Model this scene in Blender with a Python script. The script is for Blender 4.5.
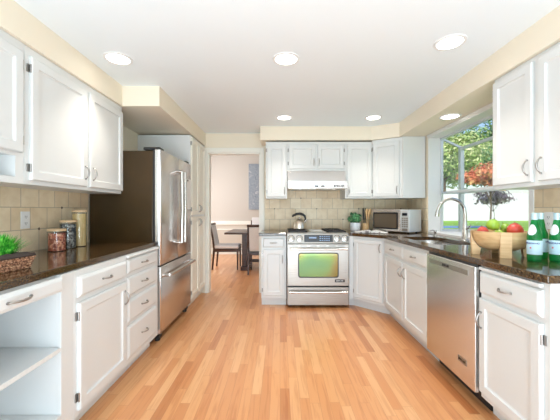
import bpy, bmesh, math, random
from mathutils import Vector, Matrix
random.seed(7)
for o in list(bpy.data.objects): bpy.data.objects.remove(o)
S = bpy.context.scene
C = S.collection
PI = math.pi

# ------------------------------------------------------------ camera
F = 305.0
cam_d = bpy.data.cameras.new('camera'); cam = bpy.data.objects.new('camera', cam_d); C.objects.link(cam)
cam.location = (0, 0, 1.2); cam.rotation_euler = (PI/2, 0, 0)
cam_d.sensor_width = 36; cam_d.lens = 36*F/560; cam_d.clip_start = 0.02; cam_d.clip_end = 300
S.camera = cam

# ------------------------------------------------------------ world, sun, area lights, exposure
W = bpy.data.worlds.new('world'); S.world = W; W.use_nodes = True
wn = W.node_tree.nodes; wl = W.node_tree.links
for n in list(wn): wn.remove(n)
wo = wn.new('ShaderNodeOutputWorld'); bg = wn.new('ShaderNodeBackground'); sky = wn.new('ShaderNodeTexSky')
sky.sky_type = 'NISHITA'; sky.sun_disc = False; sky.sun_elevation = math.radians(48); sky.sun_rotation = math.radians(200)
sky.air_density = 1.0; sky.dust_density = 1.6; sky.ozone_density = 1.0
wl.new(sky.outputs[0], bg.inputs[0]); bg.inputs[1].default_value = 0.17
wl.new(bg.outputs[0], wo.inputs[0])

def light(name, kind, loc, target, energy, color=(1, 1, 1), **kw):
    d = bpy.data.lights.new(name, kind); d.energy = energy; d.color = color
    for k, v in kw.items(): setattr(d, k, v)
    o = bpy.data.objects.new(name, d); C.objects.link(o); o.location = loc
    dv = Vector(target) - Vector(loc)
    o.rotation_euler = dv.to_track_quat('-Z', 'Y').to_euler()
    return o
light('sun', 'SUN', (-8, -12, 14), (6, 10, 0), 2.0, (1, .96, .9), angle=.02)
# daylight from the family-room windows behind the camera and the dining-room windows, plus an added uplight
light('family_room_daylight', 'AREA', (0, -2.3, 1.5), (0, 4, .8), 44, (.74, .88, 1.0), shape='RECTANGLE', size=3.2, size_y=1.9)
light('added_ceiling_uplight', 'AREA', (0, -.95, .45), (0, .1, 2.3), 98, (.68, .86, 1), shape='RECTANGLE', size=3.0, size_y=1.6)  # unseen up-facing panel behind the camera, added to brighten the ceiling
light('dining_window_daylight', 'AREA', (-2.6, 6.6, 1.6), (0, 6.6, 1.2), 64, (.97, .97, 1), shape='RECTANGLE', size=2.2, size_y=1.8)
S.view_settings.view_transform = 'Standard'; S.view_settings.look = 'None'
S.view_settings.exposure = 0.37; S.view_settings.gamma = 1.0
S.view_settings.use_curve_mapping = False

# ------------------------------------------------------------ materials
def mat(name, col, rough=.5, metal=0, spec=.5, coat=0, trans=0, emit=None, estr=1, alpha=1, bump=None, var=None, ior=None):
    """bump=(scale,strength) noise bump; var=(scale,amount) gentle value variation of the thing's own colour"""
    m = bpy.data.materials.new(name); m.use_nodes = True
    N = m.node_tree.nodes; L = m.node_tree.links; p = N['Principled BSDF']
    p.inputs['Base Color'].default_value = (*col, 1); p.inputs['Roughness'].default_value = rough
    p.inputs['Metallic'].default_value = metal; p.inputs['Specular IOR Level'].default_value = spec
    p.inputs['Coat Weight'].default_value = coat; p.inputs['Coat Roughness'].default_value = .08
    p.inputs['Transmission Weight'].default_value = trans
    if ior: p.inputs['IOR'].default_value = ior
    if emit: p.inputs['Emission Color'].default_value = (*emit, 1); p.inputs['Emission Strength'].default_value = estr
    tc = N.new('ShaderNodeTexCoord')
    if var:
        n = N.new('ShaderNodeTexNoise'); n.inputs['Scale'].default_value = var[0]; n.inputs['Detail'].default_value = 4
        L.new(tc.outputs['Object'], n.inputs['Vector'])
        r = N.new('ShaderNodeMapRange'); r.inputs[3].default_value = 1-var[1]; r.inputs[4].default_value = 1+var[1]
        L.new(n.outputs['Fac'], r.inputs[0])
        h = N.new('ShaderNodeHueSaturation'); h.inputs['Color'].default_value = (*col, 1)
        L.new(r.outputs[0], h.inputs['Value']); L.new(h.outputs[0], p.inputs['Base Color'])
    if bump:
        n = N.new('ShaderNodeTexNoise'); n.inputs['Scale'].default_value = bump[0]
        L.new(tc.outputs['Object'], n.inputs['Vector'])
        b = N.new('ShaderNodeBump'); b.inputs['Strength'].default_value = bump[1]; b.inputs['Distance'].default_value = .002
        L.new(n.outputs['Fac'], b.inputs['Height']); L.new(b.outputs[0], p.inputs['Normal'])
    return m

def ramp_mat(name, stops, scale, rough=.5, stretch=(1, 1, 1), detail=4, tex='noise', metal=0, coat=0, spec=.5, distort=0, bump=0, lo=None):
    m = bpy.data.materials.new(name); m.use_nodes = True
    N = m.node_tree.nodes; L = m.node_tree.links; p = N['Principled BSDF']
    p.inputs['Roughness'].default_value = rough; p.inputs['Metallic'].default_value = metal
    p.inputs['Coat Weight'].default_value = coat; p.inputs['Coat Roughness'].default_value = .05
    p.inputs['Specular IOR Level'].default_value = spec
    tc = N.new('ShaderNodeTexCoord'); mp = N.new('ShaderNodeMapping'); mp.inputs['Scale'].default_value = stretch
    L.new(tc.outputs['Object'], mp.inputs[0])
    if tex == 'noise':
        n = N.new('ShaderNodeTexNoise'); n.inputs['Scale'].default_value = scale; n.inputs['Detail'].default_value = detail
        n.inputs['Distortion'].default_value = distort; out = n.outputs['Fac']
    else:
        n = N.new('ShaderNodeTexVoronoi'); n.inputs['Scale'].default_value = scale
        sp = N.new('ShaderNodeSeparateColor'); L.new(n.outputs['Color'], sp.inputs[0]); out = sp.outputs[0]
    L.new(mp.outputs[0], n.inputs['Vector'])
    cr = N.new('ShaderNodeValToRGB'); e = cr.color_ramp.elements
    while len(e) < len(stops): e.new(.5)
    for i, (q, c) in enumerate(stops): e[i].position = q; e[i].color = (*c, 1)
    L.new(out, cr.inputs[0]); L.new(cr.outputs[0], p.inputs['Base Color'])
    if bump:
        b = N.new('ShaderNodeBump'); b.inputs['Strength'].default_value = bump; b.inputs['Distance'].default_value = .003
        L.new(out, b.inputs['Height']); L.new(b.outputs[0], p.inputs['Normal'])
    return m

M = {}
M['white'] = mat('cabinet_paint', (.74, .75, .74), .32, var=(3, .015))
M['warmwhite'] = mat('cabinet_paint_pantry', (.90, .88, .78), .35, var=(3, .015))
M['trim'] = mat('trim_paint', (.92, .90, .82), .4, var=(3, .015))
M['wall'] = mat('wall_paint', (.90, .81, .66), .7, bump=(180, .12))
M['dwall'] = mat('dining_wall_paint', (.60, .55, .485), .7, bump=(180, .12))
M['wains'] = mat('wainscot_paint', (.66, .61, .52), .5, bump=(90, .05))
M['ceil'] = mat('ceiling_paint', (.87, .93, .955), .8, bump=(150, .15))
M['steel'] = ramp_mat('stainless_steel', [(.3, (.66, .645, .63)), (.7, (.74, .725, .71))], 6, .27, (1, 1, 60), 3, metal=1)
M['steelh'] = ramp_mat('stainless_steel_horizontal', [(.3, (.33, .305, .275)), (.7, (.41, .38, .345))], 6, .33, (1, 1, 60), 3, metal=1)
M['chrome'] = mat('brushed_nickel', (.66, .64, .61), .22, 1, var=(8, .05))
M['nickel'] = mat('satin_nickel', (.40, .385, .37), .3, 1, var=(8, .05))
M['dark'] = mat('dark_enamel', (.012, .012, .013), .25, var=(5, .2))
M['iron'] = mat('cast_iron', (.03, .027, .027), .55, var=(20, .3))
M['fside'] = ramp_mat('fridge_side_paint', [(.35, (.038, .022, .007)), (.7, (.080, .042, .014))], 1.3, .3, spec=.3)
M['blackplastic'] = mat('black_plastic', (.015, .014, .014), .4, var=(9, .2))
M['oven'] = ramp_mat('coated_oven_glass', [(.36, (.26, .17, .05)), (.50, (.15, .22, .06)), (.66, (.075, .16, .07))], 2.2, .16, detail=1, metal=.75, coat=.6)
M['display'] = mat('display_glass', (.01, .012, .02), .08, coat=.5, var=(5, .2))
M['granite'] = ramp_mat('brown_granite', [(.34, (.016, .009, .004)), (.48, (.050, .026, .010)), (.60, (.12, .066, .026)), (.72, (.30, .19, .09))], 150, .10, detail=6, coat=.25, spec=.5)
M['basin'] = mat('basin_steel', (.55, .54, .53), .25, 1, var=(10, .05))
M['oakpale'] = ramp_mat('pale_wood', [(.3, (.62, .38, .17)), (.7, (.80, .55, .29))], 5, .45, (4, 1, 14), 5, distort=.6)
M['woodlid'] = ramp_mat('lid_wood', [(.3, (.66, .44, .24)), (.7, (.80, .58, .35))], 20, .5, (1, 8, 1))
M['darkwood'] = ramp_mat('walnut_wood', [(.3, (.030, .011, .006)), (.7, (.075, .028, .013))], 9, .3, (1, 1, 5))
M['fabric'] = mat('seat_fabric', (.82, .80, .79), .9, bump=(260, .5), var=(60, .06))
M['pot'] = mat('white_ceramic', (.84, .87, .91), .25, var=(5, .02))
M['leaf'] = ramp_mat('leaf_green', [(.38, (.012, .09, .03)), (.52, (.06, .25, .09)), (.64, (.22, .50, .22))], 45, .5)
M['grass'] = ramp_mat('bright_grass', [(.35, (.015, .20, .012)), (.5, (.06, .50, .04)), (.65, (.28, .80, .12))], 60, .5)
M['wicker'] = ramp_mat('wicker', [(.38, (.10, .035, .02)), (.5, (.48, .22, .12)), (.62, (.80, .52, .34))], 90, .6, bump=.6)
M['napkin'] = mat('dark_cloth', (.045, .028, .022), .75, bump=(200, .4), var=(14, .2))
M['beans_red'] = ramp_mat('red_beans', [(.2, (.26, .04, .02)), (.5, (.52, .12, .06)), (.9, (.80, .40, .26))], 75, .45, tex='v')
M['beans_black'] = ramp_mat('black_beans', [(.2, (.012, .016, .026)), (.6, (.045, .055, .075)), (.95, (.30, .32, .33))], 75, .4, tex='v')
M['pasta'] = ramp_mat('dry_spaghetti', [(.3, (.60, .40, .16)), (.7, (.86, .66, .34))], 60, .5, (6, 6, .2))
M['apple_red'] = ramp_mat('apple_red', [(.3, (.52, .03, .02)), (.6, (.72, .11, .07)), (.85, (.80, .45, .18))], 9, .3, coat=.3)
M['apple_green'] = ramp_mat('apple_green', [(.3, (.22, .42, .03)), (.7, (.46, .62, .08))], 7, .3, coat=.3)
M['plastic'] = mat('white_plastic', (.86, .86, .85), .35, var=(5, .02))
M['slot'] = mat('slot_dark', (.05, .05, .05), .6, var=(5, .2))
M['paper'] = ramp_mat('printed_pages', [(.40, (.22, .20, .20)), (.47, (.80, .79, .77)), (.6, (.86, .85, .83))], 16, .6, detail=1)
M['art'] = ramp_mat('abstract_grey_painting', [(.28, (.55, .56, .58)), (.45, (.26, .30, .35)), (.6, (.36, .40, .44)), (.72, (.06, .09, .13))], 13, .6, detail=5, distort=1.2)
M['label'] = mat('pale_blue_label', (.56, .76, .86), .5, var=(30, .06))
M['inkblue'] = mat('blue_ink', (.02, .05, .22), .5, var=(30, .1))
M['inkred'] = mat('red_ink', (.75, .05, .04), .5, var=(30, .1))
M['ink'] = mat('black_ink', (.015, .012, .012), .5, var=(30, .1))
M['inkwhite'] = mat('silver_ink', (.6, .6, .6), .4, var=(30, .1))
M['inkgrey'] = mat('pale_photo_ink', (.5, .47, .45), .6, var=(30, .3))
M['cap'] = mat('bottle_foil_cap', (.50, .68, .76), .35, .3, var=(30, .08))
M['neck'] = mat('silver_neck_label', (.80, .84, .86), .4, var=(30, .04))
M['alu'] = mat('window_aluminium', (.70, .73, .75), .35, .5, var=(6, .06))
M['jamb'] = mat('window_paint', (.87, .87, .85), .4, var=(3, .015))
M['fence'] = None
M['diff'] = mat('lamp_diffuser', (1, 1, 1), .5, emit=(1, .96, .88), estr=6, var=(5, .01))
M['bark'] = ramp_mat('bark', [(.3, (.10, .07, .05)), (.7, (.22, .16, .11))], 14, .9, (1, 1, .3), bump=.6)
M['yellowleaf'] = ramp_mat('yellow_green_leaves', [(.3, (.20, .36, .10)), (.5, (.45, .58, .20)), (.66, (.85, .82, .52))], 3.5, .6)
M['greenleaf'] = ramp_mat('mid_green_leaves', [(.3, (.04, .17, .07)), (.5, (.13, .32, .12)), (.66, (.50, .62, .30))], 2.4, .6)
M['redleaf'] = ramp_mat('maple_red_leaves', [(.3, (.60, .10, .05)), (.5, (.80, .27, .14)), (.7, (.62, .50, .18))], 4, .6)
M['purpleleaf'] = ramp_mat('plum_leaves', [(.3, (.20, .16, .20)), (.7, (.46, .38, .42))], 4, .6)
M['blue'] = mat('blue_cover', (.16, .30, .62), .4, var=(2, .1))
M['concrete'] = mat('patio_concrete', (.72, .70, .67), .8, bump=(40, .3), var=(4, .08))

def glassmat(name, tint=(1, 1, 1), refl=.06, rough=.02):
    m = bpy.data.materials.new(name); m.use_nodes = True; N = m.node_tree.nodes; L = m.node_tree.links
    N.remove(N['Principled BSDF']); out = N['Material Output']
    t = N.new('ShaderNodeBsdfTransparent'); t.inputs[0].default_value = (*tint, 1)
    g = N.new('ShaderNodeBsdfGlossy'); g.inputs['Roughness'].default_value = rough
    fr = N.new('ShaderNodeLayerWeight'); fr.inputs[0].default_value = .5
    pw = N.new('ShaderNodeMath'); pw.operation = 'POWER'; pw.inputs[1].default_value = 5; L.new(fr.outputs['Facing'], pw.inputs[0])
    mth = N.new('ShaderNodeMath'); mth.operation = 'ADD'; mth.inputs[1].default_value = refl*.6
    mx = N.new('ShaderNodeMixShader'); L.new(pw.outputs[0], mth.inputs[0]); L.new(mth.outputs[0], mx.inputs[0])
    L.new(t.outputs[0], mx.inputs[1]); L.new(g.outputs[0], mx.inputs[2]); L.new(mx.outputs[0], out.inputs[0])
    return m
M['glass'] = glassmat('clear_glass')
M['jar'] = glassmat('jar_glass', (.95, .96, .95), .07)
def greenglass():
    m = bpy.data.materials.new('green_bottle_glass'); m.use_nodes = True; N = m.node_tree.nodes; L = m.node_tree.links
    p = N['Principled BSDF']; p.inputs['Base Color'].default_value = (.01, .30, .09, 1); p.inputs['Roughness'].default_value = .05
    p.inputs['Coat Weight'].default_value = .6
    t = N.new('ShaderNodeBsdfTransparent'); t.inputs[0].default_value = (.10, .72, .28, 1)
    mx = N.new('ShaderNodeMixShader'); mx.inputs[0].default_value = .38
    L.new(t.outputs[0], mx.inputs[1]); L.new(p.outputs[0], mx.inputs[2]); L.new(mx.outputs[0], N['Material Output'].inputs[0])
    return m
M['bottle'] = greenglass()

class G:   # tiny node helper
    def __init__(s, name):
        s.m = bpy.data.materials.new(name); s.m.use_nodes = True; s.N = s.m.node_tree.nodes; s.L = s.m.node_tree.links
        s.p = s.N['Principled BSDF']; tc = s.N.new('ShaderNodeTexCoord'); sp = s.N.new('ShaderNodeSeparateXYZ')
        s.L.new(tc.outputs['Object'], sp.inputs[0]); s.x, s.y, s.z = sp.outputs; s.vec = tc.outputs['Object']
    def put(s, sock, v):
        if isinstance(v, (int, float)): sock.default_value = v
        else: s.L.new(v, sock)
    def m_(s, op, a, b=0.0, c=0.0):
        n = s.N.new('ShaderNodeMath'); n.operation = op; s.put(n.inputs[0], a); s.put(n.inputs[1], b); s.put(n.inputs[2], c); return n.outputs[0]
    def comb(s, x, y, z=0.0):
        n = s.N.new('ShaderNodeCombineXYZ'); s.put(n.inputs[0], x); s.put(n.inputs[1], y); s.put(n.inputs[2], z); return n.outputs[0]
    def white(s, v):
        n = s.N.new('ShaderNodeTexWhiteNoise'); n.noise_dimensions = '3D'; s.L.new(v, n.inputs[0]); return n.outputs[0]
    def noise(s, v, scale, detail=4, dist=0):
        n = s.N.new('ShaderNodeTexNoise'); s.L.new(v, n.inputs['Vector']); n.inputs['Scale'].default_value = scale
        n.inputs['Detail'].default_value = detail; n.inputs['Distortion'].default_value = dist; return n.outputs['Fac']
    def ramp(s, f, stops, interp='LINEAR'):
        n = s.N.new('ShaderNodeValToRGB'); n.color_ramp.interpolation = interp; e = n.color_ramp.elements
        while len(e) < len(stops): e.new(.5)
        for i, (q, c) in enumerate(stops): e[i].position = q; e[i].color = (*c, 1)
        s.L.new(f, n.inputs[0]); return n.outputs[0]
    def mix(s, f, a, b, mode='MIX'):
        n = s.N.new('ShaderNodeMix'); n.data_type = 'RGBA'; n.blend_type = mode; s.put(n.inputs[0], f)
        for i, v in ((6, a), (7, b)):
            if isinstance(v, tuple): n.inputs[i].default_value = (*v, 1)
            else: s.L.new(v, n.inputs[i])
        return n.outputs[2]

def floor_mat():
    g = G('oak_strip_floor'); w = .062
    row = g.m_('FLOOR', g.m_('DIVIDE', g.x, w)); fx = g.m_('FRACT', g.m_('DIVIDE', g.x, w))
    off = g.m_('MULTIPLY', g.white(g.comb(row, 3.3)), 7.0)
    yy = g.m_('DIVIDE', g.m_('ADD', g.y, off), .72)
    col = g.m_('FLOOR', yy); fy = g.m_('FRACT', yy)
    rnd = g.white(g.comb(row, col, 1.7))
    base = g.ramp(rnd, [(0, (.48, .175, .062)), (.08, (.62, .26, .10)), (.4, (.69, .315, .128)), (.8, (.72, .355, .155)), (1, (.77, .42, .20))])
    gv = g.comb(g.m_('MULTIPLY', g.x, 26), g.m_('ADD', g.m_('MULTIPLY', g.y, 1.7), g.m_('MULTIPLY', rnd, 40)), rnd)
    gr = g.noise(gv, 1.6, 6, .8)
    grain = g.ramp(gr, [(.34, (.80, .68, .60)), (.5, (1, 1, 1)), (.7, (1.0, 1.0, 1.0))])
    c = g.mix(.6, base, grain, 'MULTIPLY')
    ex = g.m_('LESS_THAN', g.m_('MINIMUM', fx, g.m_('SUBTRACT', 1, fx)), .018)
    ey = g.m_('LESS_THAN', g.m_('MINIMUM', fy, g.m_('SUBTRACT', 1, fy)), .0018)
    e = g.m_('MULTIPLY', g.m_('MAXIMUM', ex, ey), .45)
    c = g.mix(e, c, (.40, .17, .07))
    g.L.new(c, g.p.inputs['Base Color']); g.p.inputs['Roughness'].default_value = .3
    g.p.inputs['Coat Weight'].default_value = .25; g.p.inputs['Coat Roughness'].default_value = .18
    return g.m
def tile_mat():
    g = G('travertine_tile'); t = .152
    u = g.m_('ADD', g.x, g.y)
    rv = g.m_('DIVIDE', g.m_('SUBTRACT', g.z, .914), t); row = g.m_('FLOOR', rv); fv = g.m_('FRACT', rv)
    uu = g.m_('ADD', g.m_('DIVIDE', u, t), g.m_('MULTIPLY', g.m_('MODULO', row, 2), .5))
    col = g.m_('FLOOR', uu); fu = g.m_('FRACT', uu)
    rnd = g.white(g.comb(row, col, 2.2))
    base = g.ramp(rnd, [(0, (.78, .62, .41)), (.5, (.86, .71, .50)), (1, (.91, .78, .57))])
    cl = g.noise(g.vec, 11, 5, .5)
    c = g.mix(.7, base, g.ramp(cl, [(.3, (.84, .78, .70)), (.6, (1, 1, 1))]), 'MULTIPLY')
    e1 = g.m_('LESS_THAN', g.m_('MINIMUM', fu, g.m_('SUBTRACT', 1, fu)), .016)
    e2 = g.m_('LESS_THAN', g.m_('MINIMUM', fv, g.m_('SUBTRACT', 1, fv)), .016)
    e = g.m_('MAXIMUM', e1, e2)
    c = g.mix(g.m_('MULTIPLY', e, .7), c, (.36, .29, .21))
    g.L.new(c, g.p.inputs['Base Color']); g.p.inputs['Roughness'].default_value = .4
    b = g.N.new('ShaderNodeBump'); b.inputs['Strength'].default_value = .5; b.inputs['Distance'].default_value = .003
    g.L.new(g.m_('SUBTRACT', 1, e), b.inputs['Height']); g.L.new(b.outputs[0], g.p.inputs['Normal'])
    return g.m
def fence_mat():
    g = G('white_board_fence'); f = g.m_('FRACT', g.m_('DIVIDE', g.x, .145))
    e = g.m_('LESS_THAN', f, .09); c = g.mix(e, (.80, .78, .86), (.52, .50, .58))
    g.L.new(c, g.p.inputs['Base Color']); g.p.inputs['Roughness'].default_value = .6; return g.m
def lawn_mat():
    g = G('lawn'); n = g.noise(g.vec, 1.3, 6)
    c = g.ramp(n, [(.3, (.20, .44, .04)), (.6, (.38, .64, .10)), (.8, (.62, .74, .20))])
    g.L.new(c, g.p.inputs['Base Color']); g.p.inputs['Roughness'].default_value = .9; return g.m
M['floor'] = floor_mat(); M['tile'] = tile_mat(); M['fence'] = fence_mat(); M['lawn'] = lawn_mat()

# ------------------------------------------------------------ mesh helpers
class MB:
    def __init__(s): s.v = []; s.f = []; s.mi = []; s.cur = 0
    def add(s, vs, fs, T=None):
        b = len(s.v)
        for p in vs: s.v.append(tuple(T @ Vector(p)) if T else tuple(p))
        for f in fs: s.f.append([b+i for i in f]); s.mi.append(s.cur)
        return s
    def box(s, x0, x1, y0, y1, z0, z1, T=None):
        if x0 > x1: x0, x1 = x1, x0
        if y0 > y1: y0, y1 = y1, y0
        vs = [(x, y, z) for z in (z0, z1) for x, y in ((x0, y0), (x1, y0), (x1, y1), (x0, y1))]
        return s.add(vs, [(3, 2, 1, 0), (4, 5, 6, 7), (0, 1, 5, 4), (1, 2, 6, 5), (2, 3, 7, 6), (3, 0, 4, 7)], T)
    def prism(s, poly, z0, z1, T=None):
        n = len(poly)
        vs = [(x, y, z0) for x, y in poly] + [(x, y, z1) for x, y in poly]
        fs = [list(range(n))[::-1], list(range(n, 2*n))] + [(i, (i+1) % n, n+(i+1) % n, n+i) for i in range(n)]
        return s.add(vs, fs, T)
    def loops(s, rings, T=None, cap0=True, cap1=True):
        n = len(rings[0]); vs = [p for r in rings for p in r]; fs = []
        for k in range(len(rings)-1):
            for i in range(n):
                j = (i+1) % n; fs.append((k*n+i, k*n+j, (k+1)*n+j, (k+1)*n+i))
        if cap0: fs.append(list(range(n))[::-1])
        if cap1: fs.append([(len(rings)-1)*n+i for i in range(n)])
        return s.add(vs, fs, T)
    def lathe(s, prof, c=(0, 0, 0), n=24, T=None, cap0=True, cap1=True, lump=None):
        rings = []
        for r, z in prof:
            rings.append([(c[0]+r*math.cos(2*PI*i/n)*(1+(lump(i/n, z) if lump else 0)), c[1]+r*math.sin(2*PI*i/n)*(1+(lump(i/n, z) if lump else 0)), c[2]+z) for i in range(n)])
        return s.loops(rings, T, cap0, cap1)
    def tube(s, pts, r, n=10, T=None, sy=1.0):
        pts = [Vector(p) for p in pts]; rs = r if isinstance(r, (list, tuple)) else [r]*len(pts)
        rings = []; up = None
        for i, p in enumerate(pts):
            t = (pts[min(i+1, len(pts)-1)]-pts[max(i-1, 0)]).normalized()
            if up is None: up = t.orthogonal().normalized()
            up = (up-t*up.dot(t)).normalized(); b = t.cross(up)
            rings.append([tuple(p+up*(rs[i]*math.cos(2*PI*k/n))+b*(rs[i]*sy*math.sin(2*PI*k/n))) for k in range(n)])
        return s.loops(rings, T)
    def build(s, name, m, parent=None, bevel=0, smooth=None, loc=None, seg=2):
        me = bpy.data.meshes.new(name); me.from_pydata(s.v, [], s.f)
        ms = m if isinstance(m, (list, tuple)) else [m]
        for k in ms: me.materials.append(k)
        for p, i in zip(me.polygons, s.mi): p.material_index = i
        bm = bmesh.new(); bm.from_mesh(me); bmesh.ops.recalc_face_normals(bm, faces=bm.faces); bm.to_mesh(me); bm.free()
        if smooth is not None:
            for p in me.polygons: p.use_smooth = True
            me.set_sharp_from_angle(angle=math.radians(smooth))
        me.update()
        o = bpy.data.objects.new(name, me); C.objects.link(o)
        if parent: o.parent = parent
        if loc: o.location = loc
        if bevel:
            b = o.modifiers.new('bevel', 'BEVEL'); b.width = bevel; b.segments = seg; b.limit_method = 'ANGLE'; b.angle_limit = math.radians(40)
        return o
def tag(o, label=None, cat=None, group=None, kind=None):
    if label: o['label'] = label
    if cat: o['category'] = cat
    if group: o['group'] = group
    if kind: o['kind'] = kind
    return o
def thing(name, label, cat, loc=(0, 0, 0), rz=0, group=None):
    o = bpy.data.objects.new(name, None); C.objects.link(o); o.location = loc; o.rotation_euler = (0, 0, rz)
    o.empty_display_size = .1
    return tag(o, label, cat, group)
def kids(o): return [c for c in bpy.data.objects if c.parent == o]
def dup(root, loc, rz, label, parent=None):
    r = root.copy(); C.objects.link(r)
    if parent is None: r.location = loc; r.rotation_euler = (0, 0, rz)
    if label: r['label'] = label
    def rec(a, b):
        for ch in kids(a):
            c = ch.copy(); C.objects.link(c); c.parent = b; rec(ch, c)
    rec(root, r); return r
def struct(name, mb, m, **kw):
    return tag(mb.build(name, m, **kw), kind='structure')
def box(x0, x1, y0, y1, z0, z1): return MB().box(x0, x1, y0, y1, z0, z1)
def text_mesh(s, size, depth=.0006, align='CENTER', bold=0.0):
    cu = bpy.data.curves.new('lettering', 'FONT'); cu.body = s; cu.size = size; cu.extrude = depth; cu.align_x = align; cu.align_y = 'CENTER'
    cu.offset = bold
    o = bpy.data.objects.new('lettering_src', cu); C.objects.link(o)
    bpy.context.view_layer.update()
    dg = bpy.context.evaluated_depsgraph_get(); me = bpy.data.meshes.new_from_object(o.evaluated_get(dg)); me = me.copy()
    bpy.data.objects.remove(o); return me
def lettering(s, size, m, parent, loc, rot=(PI/2, 0, 0), bold=0.0, bend=None, name='lettering'):
    me = text_mesh(s, size, bold=bold); me.materials.clear(); me.materials.append(m)
    if bend:
        for v in me.vertices:
            a = v.co.x/bend; z = v.co.z; r = bend+z
            v.co = Vector((r*math.sin(a), -r*math.cos(a), v.co.y))
        rot = (0, 0, 0)
    o = bpy.data.objects.new(name, me); C.objects.link(o); o.parent = parent; o.location = loc; o.rotation_euler = rot
    return o

# ------------------------------------------------------------ room shell
XL, XR, YB, ZC, ZS = -1.73, 1.84, 4.42, 2.31, 2.13
YN = -2.6                                   # rear of the adjoining family room
b = MB(); b.prism([(-3.2, YN), (3.2, YN), (3.2, .72), (2.0, .72), (2.0, 8.42), (-3.2, 8.42)], -.1, 0); struct('floor', b, M['floor'])
struct('ceiling', box(-2.6, 2.0, YN, YB, ZC, ZC+.15), M['ceil'])
struct('ceiling', box(-3.2, 2.0, YB, 8.42, 2.75, 2.9), M['ceil'])
struct('wall_left', box(XL-.12, XL, -.2, YB, 0, ZC), M['wall'])
b = MB()                                    # right wall round the garden window opening
WY0, WY1, WZ0, WZ1 = 2.24, 3.79, .935, 2.10
b.box(XR, XR+.16, .6, WY0, 0, ZC); b.box(XR, XR+.16, WY1, YB, 0, ZC)
b.box(XR, XR+.16, WY0, WY1, 0, WZ0-.02); b.box(XR, XR+.16, WY0, WY1, WZ1, ZC)
struct('wall_right', b, M['wall'])
b = MB()                                    # back wall round the doorway
DX0, DX1, DZ = -1.043, -.285, 2.03
b.box(XL-.12, DX0, YB, YB+.12, 0, ZC); b.box(DX1, XR+.16, YB, YB+.12, 0, ZC); b.box(DX0, DX1, YB, YB+.12, DZ, ZC)
struct('wall_back', b, M['wall'])
b = MB(); b.box(-3.2, XL-.12, -.2, -.08, 0, ZC); b.box(XR+.16, 3.2, .6, .72, 0, ZC); struct('wall_front', b, M['wall'])
b = MB(); b.box(-3.2, -3.08, YN, -.2, 0, ZC); b.box(3.08, 3.2, YN, .6, 0, ZC); struct('wall_side', b, M['wall'])
struct('ceiling', box(-3.2, -2.6, YN, -.08, ZC, ZC+.15), M['ceil']); struct('ceiling', box(2.0, 3.2, YN, .72, ZC, ZC+.15), M['ceil'])
b = MB(); b.box(-3.2, -1.7, YN-.12, YN, 0, ZC); b.box(1.7, 3.2, YN-.12, YN, 0, ZC); b.box(-1.7, 1.7, YN-.12, YN, 0, .4); b.box(-1.7, 1.7, YN-.12, YN, 2.15, ZC)
struct('wall_rear', b, M['wall'])
b = MB()
for x in (-1.7, -.6, .55, 1.65): b.box(x, x+.05, YN-.08, YN-.03, .4, 2.15)
b.box(-1.7, 1.7, YN-.08, YN-.03, .4, .45); b.box(-1.7, 1.7, YN-.08, YN-.03, 2.1, 2.15)
struct('window_2', b, M['jamb'], bevel=.003)
# dining room
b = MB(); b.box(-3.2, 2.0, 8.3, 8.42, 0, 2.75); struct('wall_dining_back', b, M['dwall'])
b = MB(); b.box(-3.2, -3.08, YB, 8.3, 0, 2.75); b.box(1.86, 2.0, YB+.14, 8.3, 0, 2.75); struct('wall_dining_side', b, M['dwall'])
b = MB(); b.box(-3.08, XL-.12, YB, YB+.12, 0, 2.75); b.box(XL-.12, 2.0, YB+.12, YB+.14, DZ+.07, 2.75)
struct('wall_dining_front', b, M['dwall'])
b = MB(); b.box(-3.08, 1.86, 8.28, 8.3, .14, .80); struct('trim_2', b, M['wains'])
b = MB()
b.box(-3.08, 1.86, 8.262, 8.28, .66, .69); b.box(-3.08, 1.86, 8.25, 8.30, .80, .90); b.box(-3.08, 1.86, 8.262, 8.28, .14, .17)
struct('trim_3', b, M['trim'], bevel=.004)
struct('baseboard_dining', box(-3.08, 1.86, 8.25, 8.3, 0, .13), M['trim'], bevel=.004)
# soffits
b = MB(); b.prism([(XL, -.2), (-1.41, -.2), (-1.41, 2.73), (-1.08, 2.73), (-1.08, YB), (XL, YB)], ZS, ZC); struct('soffit_left', b, M['wall'])
b = MB(); b.prism([(-.262, YB), (-.262, 4.05), (1.21, 4.05), (1.515, 3.87), (1.515, .6), (XR, .6), (XR, YB)], ZS, ZC); struct('soffit_right', b, M['wall'])
# doorway casing
b = MB(); cy = YB-.018
b.box(DX0-.042, DX0, cy, YB, 0, DZ+.07); b.box(DX1, DX1+.055, cy, YB, 0, DZ+.07); b.box(DX0, DX1, cy, YB, DZ, DZ+.07)
b.box(DX0, DX0+.018, YB, YB+.12, 0, DZ); b.box(DX1-.018, DX1, YB, YB+.12, 0, DZ); b.box(DX0, DX1, YB, YB+.12, DZ-.018, DZ)
struct('trim_1', b, M['trim'], bevel=.003)

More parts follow.
